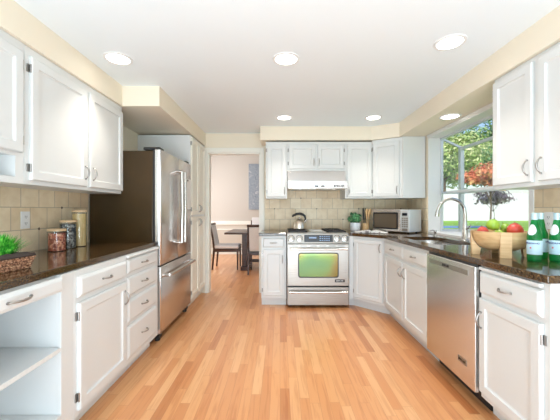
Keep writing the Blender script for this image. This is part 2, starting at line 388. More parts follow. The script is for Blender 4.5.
# backsplash tiles with small metal insets
M['inset'] = mat('bronze_inset', (.16, .11, .08), .35, .6, var=(30, .3))
def splash(name, x0, x1, y0, y1, z0, z1, face):
    b = MB(); b.box(x0, x1, y0, y1, z0, z1); t = .152; b.cur = 1
    u0, u1 = (x0, x1) if face == 'y' else (y0, y1); const = y0 if face == 'y' else (x1 if face == '+x' else x0)
    for r in range(1, 6):
        z = .914+r*t
        if z > z1-.02 or z < z0+.02: continue
        for k in range(-20, 60):
            if (k+r*1) % 2: continue
            # tile joints of the row below land half a tile off
            uu = (k + (.5 if r % 2 == 0 else 0))*t - const
            if uu < u0+.03 or uu > u1-.03 or (k//2+r) % 2: continue
            d = .011
            if face == 'y': pts = [(uu-d, const, z), (uu, const, z-d), (uu+d, const, z), (uu, const, z+d)]; off = (0, -.002, 0)
            else:
                sx = .002 if face == '+x' else -.002
                pts = [(const, uu-d, z), (const, uu, z-d), (const, uu+d, z), (const, uu, z+d)]; off = (sx, 0, 0)
            q = [tuple(Vector(p)+Vector(off)) for p in pts]
            b.loops([pts, q], cap0=False)
    b.cur = 0
    return struct(name, b, [M['tile'], M['inset']])
splash('tile_backsplash', XL, XL+.01, .3, 2.735, .914, 1.36, '+x')
splash('tile_backsplash', -.215, XR-.01, YB-.01, YB, .914, 1.75, 'y')
splash('tile_backsplash', XR-.01, XR, 3.80, YB-.01, .914, 1.36, '-x')
splash('tile_backsplash', XR-.01, XR, .6, 2.20, .914, 1.36, '-x')

# ------------------------------------------------------------ garden window
XO = 2.26; XI = XR+.165
b = MB()
b.box(XR-.016, XR, WY0-.045, WY0, WZ0-.02, WZ1+.028); b.box(XR-.012, XR, WY0, WY1, WZ1, WZ1+.028)
b.box(XR-.001, XI, WY0, WY0+.012, WZ0, WZ1); b.box(XR-.001, XI, WY1-.012, WY1, WZ0, WZ1); b.box(XR-.001, XI, WY0, WY1, WZ1-.012, WZ1)
b.box(XR-.001, XO+.03, WY0, WY1, WZ0-.03, WZ0)
w = struct('window_1', b, M['jamb'], bevel=.002)
b = MB(); ZT = 1.975
def bar(p, q, r=.014): b.tube([p, q], r*1.3, 4)
b.box(XI-.02, XI+.01, WY0, WY0+.03, WZ0, WZ1); b.box(XI-.02, XI+.01, WY1-.03, WY1, WZ0, WZ1); b.box(XI-.02, XI+.01, WY0, WY1, WZ1-.035, WZ1)
b.box(XO-.045, XO, WY1-.05, WY1, WZ0, ZT); b.box(XO-.045, XO, WY0, WY0+.05, WZ0, ZT)
b.box(XO-.035, XO, WY0, WY1, ZT-.035, ZT); b.box(XO-.035, XO, WY0, WY1, WZ0, WZ0+.04)
for y in (WY0+.015, WY1-.015): bar((XI, y, WZ1-.02), (XO-.01, y, ZT-.01)); b.box(XI, XO, y-.015, y+.015, WZ0, WZ0+.03)
b.build('window_frame', M['alu'], w, bevel=.002)
b = MB()
b.box(XO-.02, XO-.015, WY0+.05, WY1-.05, WZ0+.04, ZT-.035)
b.add([(XI, WY0+.03, WZ1-.02), (XI, WY1-.03, WZ1-.02), (XO-.02, WY1-.03, ZT-.008), (XO-.02, WY0+.03, ZT-.008)], [(0, 1, 2, 3)])
b.box(XI+.01, XO-.045, WY1-.018, WY1-.014, WZ0+.03, 1.96)
b.box(XI+.01, XO-.045, WY0+.014, WY0+.018, WZ0+.03, 1.96)
b.build('pane', M['glass'], w)
ts = thing('window_shelf', 'glass shelf with grey metal rails across the garden window', 'shelf', (XI, (WY0+WY1)/2, 1.405))
hy = (WY1-WY0)/2-.032
b = MB(); b.box(.015, .035, -hy, hy, -.008, .022); b.box(.19, .208, -hy, hy, -.008, .022)
for y in (-hy, -hy*.33, hy*.33, hy-.016): b.box(.035, .19, y, y+.016, -.008, .006)
b.build('shelf_rail', M['alu'], ts, bevel=.002)
box(.035, .19, -hy+.02, hy-.02, .0065, .0115).build('glass_panel', M['glass'], ts)
b = MB(); b.tube([(-.035, hy-.035, .004), (.016, hy-.035, .004)], .011, 10); b.build('bracket', M['alu'], ts, smooth=40)

# ------------------------------------------------------------ cabinet kit (local frame: x width, -y is the front, z up)
def pull(parent, x, z, L=.10, vertical=False, y0=-.02, m=None):
    pts = []; rs = []
    for i in range(13):
        t = i/12; a = (t-.5)*L; d = y0-.004-.024*math.sin(PI*t)**.7
        pts.append((x, d, z+a) if vertical else (x+a, d, z)); rs.append(.0035+.0025*math.sin(PI*t))
    b = MB(); b.tube(pts, rs, 8)
    for s in (-.5, .5):
        c = (x, y0, z+s*L) if vertical else (x+s*L, y0, z)
        b.tube([c, (c[0], y0-.008, c[2])], .006, 8)
    return b.build('handle', m or M['nickel'], parent, smooth=50)
def hinge(parent, x, z, side):
    b = MB(); b.box(x+(0 if side > 0 else -.016), x+(.016 if side > 0 else 0), -.006, 0, z-.022, z+.022)
    b.tube([(x, -.012, z-.024), (x, -.012, z+.024)], .005, 8); return b.build('hinge', M['nickel'], parent, smooth=50)
def rectloop(x0, x1, z0, z1, y): return [(x0, y, z0), (x1, y, z0), (x1, y, z1), (x0, y, z1)]
def door(parent, x0, x1, z0, z1, hs=-1, handle=None, m=None, t=.02, rail=.052, hinges=True, hl=.09):
    i = lambda d, y: rectloop(x0+d, x1-d, z0+d, z1-d, y)
    b = MB(); b.loops([i(0, -.0005), i(0, -t+.006), i(.006, -t), i(rail, -t), i(rail+.004, -t+.008), i(rail+.012, -t+.011)])
    d = b.build('door', m or M['white'], parent)
    if handle: pull(d, handle[0], handle[1], hl, True, -t)
    if hinges:
        hx = x0 if hs < 0 else x1
        for z in (z0+.07, z1-.07): hinge(d, hx, z, hs)
    return d
def drawer(parent, x0, x1, z0, z1, m=None, hl=.085, t=.02):
    i = lambda d, y: rectloop(x0+d, x1-d, z0+d, z1-d, y)
    b = MB(); b.loops([i(0, -.0005), i(0, -t*.45), i(.008, -t*.8), i(.016, -t)])
    d = b.build('drawer', m or M['white'], parent); pull(d, (x0+x1)/2, (z0+z1)/2, hl, False, -t)
    return d
def base_cab(label, loc, rz, w, d, fronts, toe=.07, group='white base cabinets', m=None, ztop=.877):
    t = thing('base_cabinet', label, 'cabinet', loc, rz, group); m = m or M['white']
    box(0, w, 0, d, .10, ztop).build('cabinet_body', m, t, bevel=.0015)
    box(0, w, toe, d, 0, .0995).build('toe_kick', m, t)
    for k, *a in fronts:
        if k == 'door': door(t, *a, m=m)
        elif k == 'drawer': drawer(t, *a, m=m)
        else: x0, x1, z0, z1 = a; box(x0, x1, -.022, -.0005, z0, z1).build('pull_out_board', m, t, bevel=.003)
    return t
def wall_cab(label, loc, rz, w, d, z0, z1, fronts, group='white wall cabinets', m=None):
    t = thing('wall_cabinet', label, 'cabinet', (loc[0], loc[1], z0), rz, group); m = m or M['white']; h = z1-z0
    box(0, w, 0, d, 0, h).build('cabinet_body', m, t, bevel=.0015)
    for x0, x1, a, c, hs, hd in fronts: door(t, x0, x1, a-z0, c-z0, hs, (hd[0], hd[1]-z0) if hd else None, m=m)
    return t
LR, RR = PI/2, -PI/2

# left run: local x -> +Y, front faces +X
FL = -1.08
dl = abs(XL-FL)-.012
yb = 1.60
base_cab('white base cabinet with one drawer over one door, left counter', (FL, yb, 0), LR, .525, dl,
         [('drawer', .02, .515, .735, .845), ('door', .02, .515, .135, .705, -1, (.485, .60))])
base_cab('white base cabinet of four stacked drawers beside the refrigerator', (FL, yb+.526, 0), LR, .565, dl,
         [('board', .01, .55, .862, .874), ('drawer', .01, .50, .752, .85), ('drawer', .01, .50, .59, .722),
          ('drawer', .01, .50, .405, .56), ('drawer', .01, .50, .15, .378)])
# open desk unit with shelf
t = thing('open_shelf_unit', 'white open desk unit with one drawer over an empty shelf', 'shelf unit', (FL, 1.60, 0), LR)
b = MB(); b.box(-.095, -.001, 0, .02, .0, .877); b.box(-.095, -.077, .02, dl, .10, .877)
b.box(-1.1, -.096, dl-.012, dl, .10, .877); b.box(-1.118, -1.1, 0, dl, .1, .877)
b.build('side_panel', M['white'], t, bevel=.0015)
b = MB(); b.box(-1.1, -.096, 0, dl-.013, .165, .19); b.box(-1.1, -.096, .0, .02, .07, .165); b.box(-1.1, -.077, .06, dl, 0, .07); b.build('bottom_shelf', M['white'], t, bevel=.0015)
box(-1.099, -.097, .0, dl-.013, .50, .522).build('shelf', M['white'], t, bevel=.0015)
box(-1.1, -.096, .03, .05, .80, .877).build('apron', M['white'], t)
drawer(t, -.62, -.10, .80, .872, hl=.11)
drawer(t, -1.1, -.63, .80, .872, hl=.11)

# right run: local x -> -Y, front faces -X
FR = 1.19
dr = XR-FR-.012
base_cab('white sink base cabinet with two drawers over two doors under the garden window', (FR, 3.47, 0), RR, 1.05, dr,
         [('drawer', .045, .545, .73, .845), ('drawer', .56, 1.03, .73, .845),
          ('door', .045, .545, .135, .70, -1, (.51, .60)), ('door', .56, 1.03, .135, .70, 1, (.60, .60))], ztop=.66)
# (top of the sink cabinet is open to the basin: rails carry the drawer fronts)
sb = [o for o in bpy.data.objects if o.name.startswith('base_cabinet') and o.get('label', '').startswith('white sink')][0]
b = MB(); b.box(0, 1.05, 0, .045, .6605, .877); b.box(0, .02, .045, dr, .6605, .877); b.box(1.03, 1.05, .045, dr, .6605, .877); b.build('upper_rail', M['white'], sb)
nb = base_cab('white base cabinet with pull-out board, drawer and door at the right counter end', (FR, 1.803, 0), RR, .463, dr,
         [('board', .01, .43, .85, .868), ('drawer', .005, .43, .715, .838), ('door', .005, .43, .135, .685, 1, (.03, .56))])
box(.434, .463, -.002, 0, .12, .86).build('edge_stile', M['white'], nb)
# diagonal corner base
P0, P1 = (.905, 3.775), (FR, 3.472)
t = thing('corner_base_cabinet', 'white diagonal corner base cabinet with one door right of the range', 'cabinet', (P0[0], P0[1], 0), math.atan2(P1[1]-P0[1], P1[0]-P0[0]))
inv = Matrix.Rotation(-t.rotation_euler[2], 4, 'Z') @ Matrix.Translation((-P0[0], -P0[1], 0))
yq = 3.474
poly = [(.856, P0[1]), P0, P1, (1.828, yq), (1.828, 4.405), (.856, 4.405)]
MB().prism(poly, .10, .877, inv).build('cabinet_body', M['white'], t, bevel=.0015)
polyt = [(.87, 3.85), (.93, 3.85), (1.262, 3.50), (1.80, 3.50), (1.80, 4.36), (.87, 4.36)]
MB().prism(polyt, 0, .0995, inv).build('toe_kick', M['white'], t)
dw = math.hypot(P1[0]-P0[0], P1[1]-P0[1])
door(t, .02, dw-.015, .135, .845, -1, (dw-.045, .76), rail=.045)
# base left of the range
base_cab('narrow white base cabinet with drawer and door left of the range', (-.232, 3.80, 0), 0, .31, .605,
         [('drawer', .02, .285, .735, .85), ('door', .02, .285, .135, .71, -1, (.262, .59))])

# ------------------------------------------------------------ wall cabinets
FU = -1.43; du = abs(XL-FU)-.012; UZ0, UZ1 = 1.345, 2.128
wall_cab('white two-door wall cabinet hung left beside the refrigerator', (FU, 1.705, 0), LR, 1.05, du, UZ0, UZ1,
         [(.03, .535, 1.37, 2.075, -1, (.505, 1.47)), (.565, 1.04, 1.37, 2.075, 1, (.597, 1.47))])
t = thing('wall_cabinet', 'white wall cabinet with open cubby below its door at the left photo edge', 'cabinet', (FU, .95, UZ0), LR, 'white wall cabinets')
w2 = .752
b = MB(); zc0, zc1 = .045, .135
b.box(0, w2, 0, du, .15, UZ1-UZ0); b.box(0, w2, 0, du, 0, zc0-.01); b.box(0, w2, du-.01, du, zc0-.01, .15)
b.box(0, .03, 0, du-.01, zc0-.01, .15); b.box(w2-.055, w2, 0, du-.01, zc0-.01, .15)
b.build('cabinet_body', M['white'], t)
door(t, .03, w2-.02, 1.515-UZ0, 2.075-UZ0, 1, None)

FRU = 1.54; dru = XR-FRU-.012
wall_cab('white two-door wall cabinet to the right of the garden window', (FRU, 2.19, 0), RR, .70, dru, UZ0, UZ1,
         [(.005, .345, 1.37, 2.10, -1, (.315, 1.46)), (.385, .69, 1.37, 2.10, 1, (.415, 1.46))])
wall_cab('white wall cabinet at the right photo edge above the bottles', (FRU, 1.489, 0), RR, .70, dru, UZ0, UZ1,
         [(.01, .345, 1.37, 2.10, -1, (.315, 1.46)), (.355, .69, 1.37, 2.10, 1, (.385, 1.46))])
FB = 4.07; db = YB-FB-.012
wall_cab('narrow single-door white wall cabinet left of the range hood', (-.19, FB, 0), 0, .285, db, 1.352, 2.108,
         [(.018, .272, 1.375, 2.065, -1, (.248, 1.455))])
wall_cab('short two-door white wall cabinet above the range hood', (.097, FB, 0), 0, .77, db, 1.722, 2.108,
         [(.02, .375, 1.75, 2.065, -1, (.353, 1.835)), (.40, .752, 1.75, 2.065, 1, (.422, 1.835))])
wall_cab('single-door white wall cabinet right of the range hood', (.869, FB, 0), 0, .362, db, 1.352, 2.108,
         [(.022, .346, 1.375, 2.065, 1, (.045, 1.455))])
t = thing('corner_wall_cabinet', 'white diagonal corner wall cabinet above the microwave', 'cabinet', (1.233, 4.07, 1.352), math.atan2(-.21, .315))
inv = Matrix.Rotation(-t.rotation_euler[2], 4, 'Z') @ Matrix.Translation((-1.233, -4.07, 0))
MB().prism([(1.233, 4.07), (1.548, 3.86), (1.548, 3.835), (1.828, 3.835), (1.828, 4.408), (1.233, 4.408)], 0, .774, inv).build('cabinet_body', M['white'], t, bevel=.0015)
door(t, .012, .345, .023, .728, -1, (.318, .105))

# pantry
FP = -1.09
t = thing('pantry_cabinet', 'tall cream pantry cabinet between refrigerator and doorway', 'cabinet', (FP, 3.70, 0), LR)
box(0, .685, 0, abs(XL-FP)-.003, .09, 2.11).build('cabinet_body', mat('pantry_panel_paint', (.84, .86, .86), .35, var=(3, .01)), t, bevel=.0015)
box(0, .685, .05, abs(XL-FP)-.003, 0, .0895).build('toe_kick', M['warmwhite'], t)
for (x0, x1, hs, hx) in ((.02, .34, -1, .315), (.35, .67, 1, .375)):
    door(t, x0, x1, 1.14, 2.085, hs, (hx, 1.22), m=M['warmwhite'])
    door(t, x0, x1, .12, 1.115, hs, (hx, 1.04), m=M['warmwhite'])

# ------------------------------------------------------------ countertops
CZ0, CZ1 = .878, .914
def counter(name, label, mb): return tag(mb.build(name, M['granite'], bevel=.006, seg=3), label, 'countertop')
counter('countertop', 'long dark brown granite countertop along the left wall', box(XL+.011, -1.10, .48, 2.70, CZ0, CZ1))
counter('countertop', 'short brown granite countertop left of the range', box(-.262, .079, 3.765, YB-.011, CZ0, CZ1))
SX0, SX1, SY0, SY1 = 1.285, 1.66, 2.50, 3.27
bm = bmesh.new()
outer = [(.851, 3.765), (.885, 3.765), (1.163, 3.45), (1.163, 1.325), (XR-.011, 1.325), (XR-.011, 2.194), (XR-.011, 4.408), (.851, 4.408)]
hole = []
for cx_, cy_, a0 in ((SX0+.09, SY0+.09, 180), (SX1-.09, SY0+.09, 270), (SX1-.12, SY1-.12, 0), (SX0+.09, SY1-.09, 90)):
    rr = .12 if (cx_ > 1.5 and cy_ > 3) else .09
    for k in range(6): a = math.radians(a0+k*18); hole.append((cx_+rr*math.cos(a), cy_+rr*math.sin(a)))
ed = []
for loop_ in (outer, hole):
    vs = [bm.verts.new((x, y, CZ1)) for x, y in loop_]
    ed += [bm.edges.new((vs[i], vs[(i+1) % len(vs)])) for i in range(len(vs))]
r = bmesh.ops.triangle_fill(bm, use_beauty=True, edges=ed)
fs = [f for f in bm.faces]
# drop any faces filled inside the hole
for f in list(fs):
    c = f.calc_center_median()
    if all(any((Vector((v.co.x, v.co.y))-Vector(h)).length < 1e-6 for h in hole) for v in f.verts) and SX0 < c.x < SX1 and SY0 < c.y < SY1: bm.faces.remove(f)
ret = bmesh.ops.extrude_face_region(bm, geom=list(bm.faces))
bmesh.ops.translate(bm, verts=[g for g in ret['geom'] if isinstance(g, bmesh.types.BMVert)], vec=(0, 0, CZ0-CZ1))
bmesh.ops.recalc_face_normals(bm, faces=bm.faces)
me = bpy.data.meshes.new('countertop'); bm.to_mesh(me); bm.free(); me.materials.append(M['granite'])
o = bpy.data.objects.new('countertop', me); C.objects.link(o)
bv = o.modifiers.new('bevel', 'BEVEL'); bv.width = .005; bv.segments = 2; bv.limit_method = 'ANGLE'; bv.angle_limit = math.radians(40)
tag(o, 'brown granite countertop with the sink cut-out, running from range along the window', 'countertop')
# sink
t = thing('kitchen_sink', 'undermounted stainless steel sink below the garden window', 'sink', ((SX0+SX1)/2, (SY0+SY1)/2, .70))
cx_, cy_ = (SX0+SX1)/2, (SY0+SY1)/2
def sc(k, z): return [((x-cx_)*k, (y-cy_)*k, z-.70) for x, y in hole]
b = MB(); b.loops([sc(1.04, .8775), sc(1.0, .8775), sc(.985, .86), sc(.96, .73), sc(.90, .71), sc(.3, .705)], cap0=False)
b.build('basin', M['basin'], t, smooth=35)
b = MB(); b.lathe([(.001, .008), (.03, .008), (.04, .0065), (.042, .004)], n=20, cap0=True); b.build('drain', M['nickel'], t, smooth=40)
# faucet
t = thing('kitchen_faucet', 'tall brushed nickel gooseneck faucet behind the sink', 'faucet', (1.735, 2.86, CZ1))
b = MB(); b.lathe([(.034, 0), (.034, .006), (.027, .012), (.025, .09), (.021, .12), (.016, .19)], n=20); b.build('faucet_base', M['chrome'], t, smooth=40)
pts = [(0, 0, .185), (0, 0, .22), (0, 0, .255)]; rs = [.0165, .0155, .015]
for k in range(1, 13):
    a = PI*k/12*.93; pts.append((-.128+.128*math.cos(a), 0, .255+.135*math.sin(a))); rs.append(.015-.002*k/12)
b = MB(); b.tube(pts, rs, 14); b.build('spout', M['chrome'], t, smooth=60)
e = pts[-1]; b = MB(); b.tube([(e[0], 0, e[2]+.005), (e[0]-.006, 0, e[2]-.02), (e[0]-.012, 0, e[2]-.06)], [.0135, .0175, .019], 14); b.build('spray_head', M['chrome'], t, smooth=60)
b = MB(); b.tube([(0, -.02, .11), (.0, -.05, .118), (.0, -.085, .15)], [.009, .008, .006], 10); b.build('lever', M['chrome'], t, smooth=60)
t = thing('soap_dispenser', 'small nickel soap dispenser at the far end of the sink', 'soap dispenser', (1.71, 3.36, CZ1))
b = MB(); b.lathe([(.022, 0), (.022, .006), (.013, .012), (.012, .045), (.016, .05), (.014, .065)], n=16); b.build('dispenser_body', M['chrome'], t, smooth=40)
b = MB(); b.tube([(0, 0, .058), (-.03, 0, .064), (-.06, 0, .056)], [.007, .006, .005], 10); b.build('nozzle', M['chrome'], t, smooth=50)

# ------------------------------------------------------------ dishwasher
t = thing('dishwasher', 'stainless steel dishwasher between sink cabinet and end cabinet', 'dishwasher', (FR, 2.417, 0), RR)
w_ = .608
box(.002, w_, 0, .55, .10, .872).build('dishwasher_body', M['blackplastic'], t)
box(.01, w_-.01, .07, .5, 0, .0995).build('toe_kick', M['blackplastic'], t)
dd = box(.006, w_-.006, -.03, -.0005, .11, .862).build('door', M['steel'], t, bevel=.005)
box(.05, w_-.07, -.0325, -.0305, .795, .828).build('control_strip', M['steelh'], dd, bevel=.0005)
box(.006, w_-.006, -.012, -.0005, .8625, .8765).build('pocket_handle', M['dark'], t)
lettering('JENN-AIR', .021, M['ink'], dd, (w_/2-.02, -.0335, .8115), bold=.0008)
bd = box(.43, .52, -.032, -.0305, .225, .262).build('badge', M['steelh'], dd)
lettering('JENN-AIR', .0165, M['ink'], bd, (.475, -.0335, .2435), bold=.0003)

# ------------------------------------------------------------ refrigerator
FX = -1.07
t = thing('refrigerator', 'stainless french-door refrigerator with bottom freezer and dark sides', 'refrigerator', (FX, 2.745, 0), LR)
fw = .925
box(0, fw, .075, .645, .06, 1.735).build('refrigerator_body', M['fside'], t, bevel=.006)
def fdoor(x0, x1, z0, z1, nm='door'):
    i = lambda d, y: rectloop(x0+d, x1-d, z0+d*.4, z1-d*.4, y)
    b = MB(); b.loops([i(.0, .056), i(0, .014), i(.004, .004), i(.014, 0)]); return b.build(nm, M['steel'], t, smooth=60)
def lhandle(p, pts, r, dx):
    b = MB(); b.tube(pts, r, 12)
    for q in (pts[0], pts[-1]):
        k = pts.index(q); b.tube([(q[0], q[1], q[2]), (q[0], -.0005, q[2])], r*.95, 10)
    return b.build('handle', M['chrome'], p, smooth=50)
box(.004, fw-.004, .0565, .0745, .09, 1.738).build('door_seal', M['blackplastic'], t)
d1 = fdoor(.003, fw/2-.003, .70, 1.745); d2 = fdoor(fw/2+.003, fw-.003, .70, 1.745); d3 = fdoor(.003, fw-.003, .085, .685, 'freezer_drawer')
lhandle(d1, [(fw/2-.05, -.055, .865), (fw/2-.05, -.062, 1.2), (fw/2-.05, -.055, 1.60)], .0155, 0)
lhandle(d2, [(fw/2+.05, -.055, .865), (fw/2+.05, -.062, 1.2), (fw/2+.05, -.055, 1.60)], .0155, 0)
lhandle(d3, [(.06, -.055, .605), (fw/2, -.062, .605), (fw-.06, -.055, .605)], .0175, 0)
b = MB(); b.box(.02, .12, .02, .17, 1.7455, 1.772); b.box(fw-.12, fw-.02, .02, .17, 1.7455, 1.772); b.build('hinge_cover', M['blackplastic'], t, bevel=.006)
for x in (.04, fw-.09):
    b = MB(); b.box(x, x+.06, .03, .10, .03, .0595); b.lathe([(.024, 0), (.024, .03)], (x+.03, .06, 0), 12); b.build('foot', M['blackplastic'], t)
box(.01, fw-.01, .1, .6, .0, .0595).build('base_grille', M['blackplastic'], t)
box(fw-.2, fw-.015, -.0025, -.0005, 1.21, 1.56).build('painted_reflection', M['plastic'], d2)  # thin white panel stands in for a bright reflection on the door
b = MB(); b.tube([(fw-.15, -.003, 1.54), (fw-.15, -.009, 1.54)], .011, 12); b.build('reflection_dot', M['ink'], d2)  # dark dot added on the panel that imitates the reflection

# ------------------------------------------------------------ range
t = thing('gas_range', 'stainless steel gas range with green-tinted oven window', 'range', (.0855, 3.745, 0))
rw = .76
box(0, rw, .03, .655, .03, .905).build('range_body', M['steelh'], t, bevel=.002)
b = MB()
for x in (.05, rw-.05):
    for y in (.1, .58): b.lathe([(.02, 0), (.02, .03)], (x, y, 0), 12)
b.build('foot', M['blackplastic'], t)
cp = MB(); cp.loops([[(0, .03, .79), (rw, .03, .79), (rw, .03, .912), (0, .03, .912)], [(0, -.012, .79), (rw, -.012, .79), (rw, .012, .912), (0, .012, .912)]])
cp = cp.build('control_panel', M['steelh'], t, bevel=.004)
T = Matrix.Translation((0, -.002, .85)) @ Matrix.Rotation(math.radians(-11), 4, 'X')
dp = MB().box(.212, .562, -.006, .004, -.043, .045, T).build('display', M['display'], cp, bevel=.002)
M['led'] = mat('display_glow', (.2, .3, .45), .3, emit=(.35, .5, .8), estr=.2, var=(5, .02))
b = MB()
for r_ in range(3):
    for c_ in range(5): b.box(.40+c_*.027, .40+c_*.027+.016, -.0072, -.0062, -.028+r_*.024, -.018+r_*.024, T)
b.box(.27, .36, -.0072, -.0062, .0, .018, T); b.build('keypad', M['led'], dp)
for x in (.052, .152, .615, .708):
    Tk = Matrix.Translation((x, -.003, .85)) @ Matrix.Rotation(math.radians(79), 4, 'X')
    k = MB().lathe([(.036, 0), (.036, .006), (.027, .008), (.025, .034), (.02, .037)], n=24, T=Tk).build('knob', M['chrome'], cp, smooth=40)
    MB().lathe([(.042, 0), (.042, .0035), (.038, .004)], n=24, T=Tk).build('knob_ring', M['blackplastic'], k)
# oven door
def win_door(nm, z0, z1):
    return box(.004, rw-.004, -.02, .0295, z0, z1).build(nm, M['steelh'], t, bevel=.005)
od = win_door('oven_door', .272, .782)
def rrect(x0, x1, z0, z1, r, y, n=6):
    pts = []
    for cx, cz, a0 in ((x0+r, z0+r, 180), (x1-r, z0+r, 270), (x1-r, z1-r, 0), (x0+r, z1-r, 90)):
        for k in range(n): a = math.radians(a0+90*k/(n-1)); pts.append((cx+r*math.cos(a), y, cz+r*math.sin(a)))
    return pts
b = MB(); b.loops([rrect(.135, .632, .372, .680, .03, -.0205), rrect(.135, .632, .372, .680, .03, -.024), rrect(.147, .620, .384, .668, .024, -.024), rrect(.149, .618, .386, .666, .022, -.0215)], cap0=False, cap1=False)
b.build('window_bezel', M['blackplastic'], od)
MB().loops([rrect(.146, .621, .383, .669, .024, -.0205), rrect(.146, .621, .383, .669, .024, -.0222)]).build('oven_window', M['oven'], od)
def rhandle(p, z, x0=.03, x1=rw-.03):
    b = MB(); b.tube([(x0, -.07, z), (x1, -.07, z)], .0135, 14)
    for x in (x0+.025, x1-.025): b.tube([(x, -.0205, z), (x, -.07, z)], .011, 10)
    return b.build('handle', M['chrome'], p, smooth=50)
rhandle(od, .728)
b = MB()
for x in (.05, .16, .28, .395, .51, .62): b.box(x, x+.085, -.0215, -.0205, .757, .765)
b.build('vent_slot', M['slot'], od)
bd = box(.585, .705, -.0222, -.0205, .318, .352).build('badge', M['ink'], od); lettering('JENN-AIR', .021, M['inkwhite'], bd, (.645, -.0226, .335), bold=.0004)
wd = win_door('warming_drawer', .035, .255)
rhandle(wd, .205)
box(.004, rw-.004, .0, .0295, .2555, .2715).build('door_gap', M['dark'], t)
ct = box(.0, rw, .031, .655, .9055, .918).build('cooktop', M['steelh'], t, bevel=.003)
b = MB()
for x0 in (.02, .51):
    for k in range(2):
        yc = .20+k*.29
        x1 = x0+.23; b = MB()
        b.box(x0, x1, yc-.13, yc-.118, .922, .938); b.box(x0, x1, yc+.118, yc+.13, .922, .938)
        b.box(x0, x0+.012, yc-.13, yc+.13, .922, .938); b.box(x1-.012, x1, yc-.13, yc+.13, .922, .938)
        b.box(x0, x0+.08, yc-.006, yc+.006, .924, .942); b.box(x1-.08, x1, yc-.006, yc+.006, .924, .942)
        b.box(x0+.109, x0+.121, yc-.13, yc-.05, .924, .942); b.box(x0+.109, x0+.121, yc+.05, yc+.13, .924, .942)
        for (xx, yy) in ((x0, yc-.13), (x1-.012, yc-.13), (x0, yc+.118), (x1-.012, yc+.118)): b.box(xx, xx+.012, yy, yy+.012, .9185, .923)
        b.build('grate', M['iron'], t)
for x0 in (.135, .625):
    for yc in (.20, .49): MB().lathe([(.05, 0), (.05, .006), (.034, .008), (.032, .014), (.001, .015)], (x0, yc, .9185), 20).build('burner', M['iron'], t, smooth=40)
b = MB(); b.box(.27, .49, .07, .62, .9185, .930); b.build('griddle_plate', M['steelh'], t, bevel=.004)
b = MB(); b.box(.30, .46, .2, .5, .9305, .937); b.build('griddle_cover', M['alu'], t, bevel=.002)
# kettle
t = thing('tea_kettle', 'polished steel kettle with curved dark handle on the left rear burner', 'kettle', (.0855+.135+.045, 3.745+.44, .9423))
b = MB(); b.lathe([(.078, 0), (.084, .008), (.083, .03), (.076, .07), (.062, .105), (.046, .125), (.036, .132)], n=32, cap1=True)
b.build('kettle_body', mat('champagne_steel', (.86, .80, .70), .28, 1, var=(8, .03)), t, smooth=35)
b = MB(); b.lathe([(.036, .1325), (.034, .138), (.012, .145), (.008, .150), (.012, .158), (.001, .162)], n=20); b.build('lid', M['chrome'], t, smooth=40)
b = MB(); b.tube([(.055, 0, .085), (.080, 0, .105), (.105, 0, .13)], [.022, .015, .011], 14); b.build('spout', M['chrome'], t, smooth=50)
pts = [(.066, 0, .098), (.083, 0, .14), (.074, 0, .175), (.045, 0, .198), (.005, 0, .208), (-.04, 0, .203), (-.085, 0, .180), (-.10, 0, .168)]
b = MB(); b.tube(pts, [.008, .012, .015, .017, .017, .017, .015, .009], 12); b.build('handle', M['blackplastic'], t, smooth=60)

# range hood
t = thing('range_hood', 'stainless steel under-cabinet range hood above the range', 'range hood', (.10, 3.90, 1.474))
b = MB(); prof = [(0, 0), (0, .098), (.02, .108), (.13, .246), (.505, .246), (.505, 0)]
vs = [(0, y, z) for y, z in prof]+[(.768, y, z) for y, z in prof]
n = len(prof)
vs2 = [(0, 0, 0), (0, 0, .1), (0, .135, .105), (0, .155, .246), (0, .508, .246), (0, .508, 0)]
vs = vs2+[(x+.768, y, z) for x, y, z in vs2]; n = 6
b.add(vs, [tuple(range(n)), tuple(range(n, 2*n))[::-1]]+[(i, (i+1) % n, n+(i+1) % n, n+i) for i in range(n)])
b.build('hood_shell', M['steel'], t, bevel=.003)
for x in (.345, .425): box(x, x+.045, -.006, -.0005, .022, .04).build('button', M['blackplastic'], t, bevel=.002)
lettering('JENN-AIR', .032, M['ink'], t, (.655, -.0015, .032), bold=.001)
b = MB(); b.box(.06, .37, .05, .42, -.004, -.0005); b.box(.40, .71, .05, .42, -.004, -.0005); b.build('filter', M['nickel'], t)
b = MB(); b.tube([(.60, .06, -.003), (.60, .06, -.012)], .02, 14); b.tube([(.16, .06, -.003), (.16, .06, -.012)], .02, 14); b.build('hood_lamp', M['plastic'], t)

# ------------------------------------------------------------ microwave
ML = Vector((1.24, 4.085)); MR = Vector((1.562, 3.68)); ang = math.atan2(MR.y-ML.y, MR.x-ML.x); mw = (MR-ML).length
t = thing('microwave', 'stainless steel microwave standing in the corner of the counter', 'microwave', (ML.x, ML.y, CZ1), ang)
MH = .292; MD = .292
box(0, mw, .012, MD, .014, MH).build('microwave_body', M['alu'], t, bevel=.004)
b = MB()
for x in (.04, mw-.04):
    for y in (.05, MD-.05): b.lathe([(.014, 0), (.014, .0135)], (x, y, 0), 12)
b.build('foot', M['blackplastic'], t)
dx = mw*.775
dd = box(.002, dx, -.006, .0115, .016, MH-.002).build('door', M['steel'], t, bevel=.004)
MB().loops([rrect(.015, dx-.03, .042, MH-.036, .01, -.0065), rrect(.015, dx-.03, .042, MH-.036, .01, -.009)]).build('door_window', M['dark'], dd)
b = MB(); 
MB().loops([rrect(.035, dx-.05, .062, MH-.056, .008, -.0095), rrect(.035, dx-.05, .062, MH-.056, .008, -.0100)]).build('window_mesh', mat('mesh_glass', (.10, .075, .05), .15, coat=.5, var=(5, .1)), dd)
cp = box(dx+.002, mw-.002, -.006, .0115, .016, MH-.002).build('control_panel', M['alu'], t, bevel=.004)
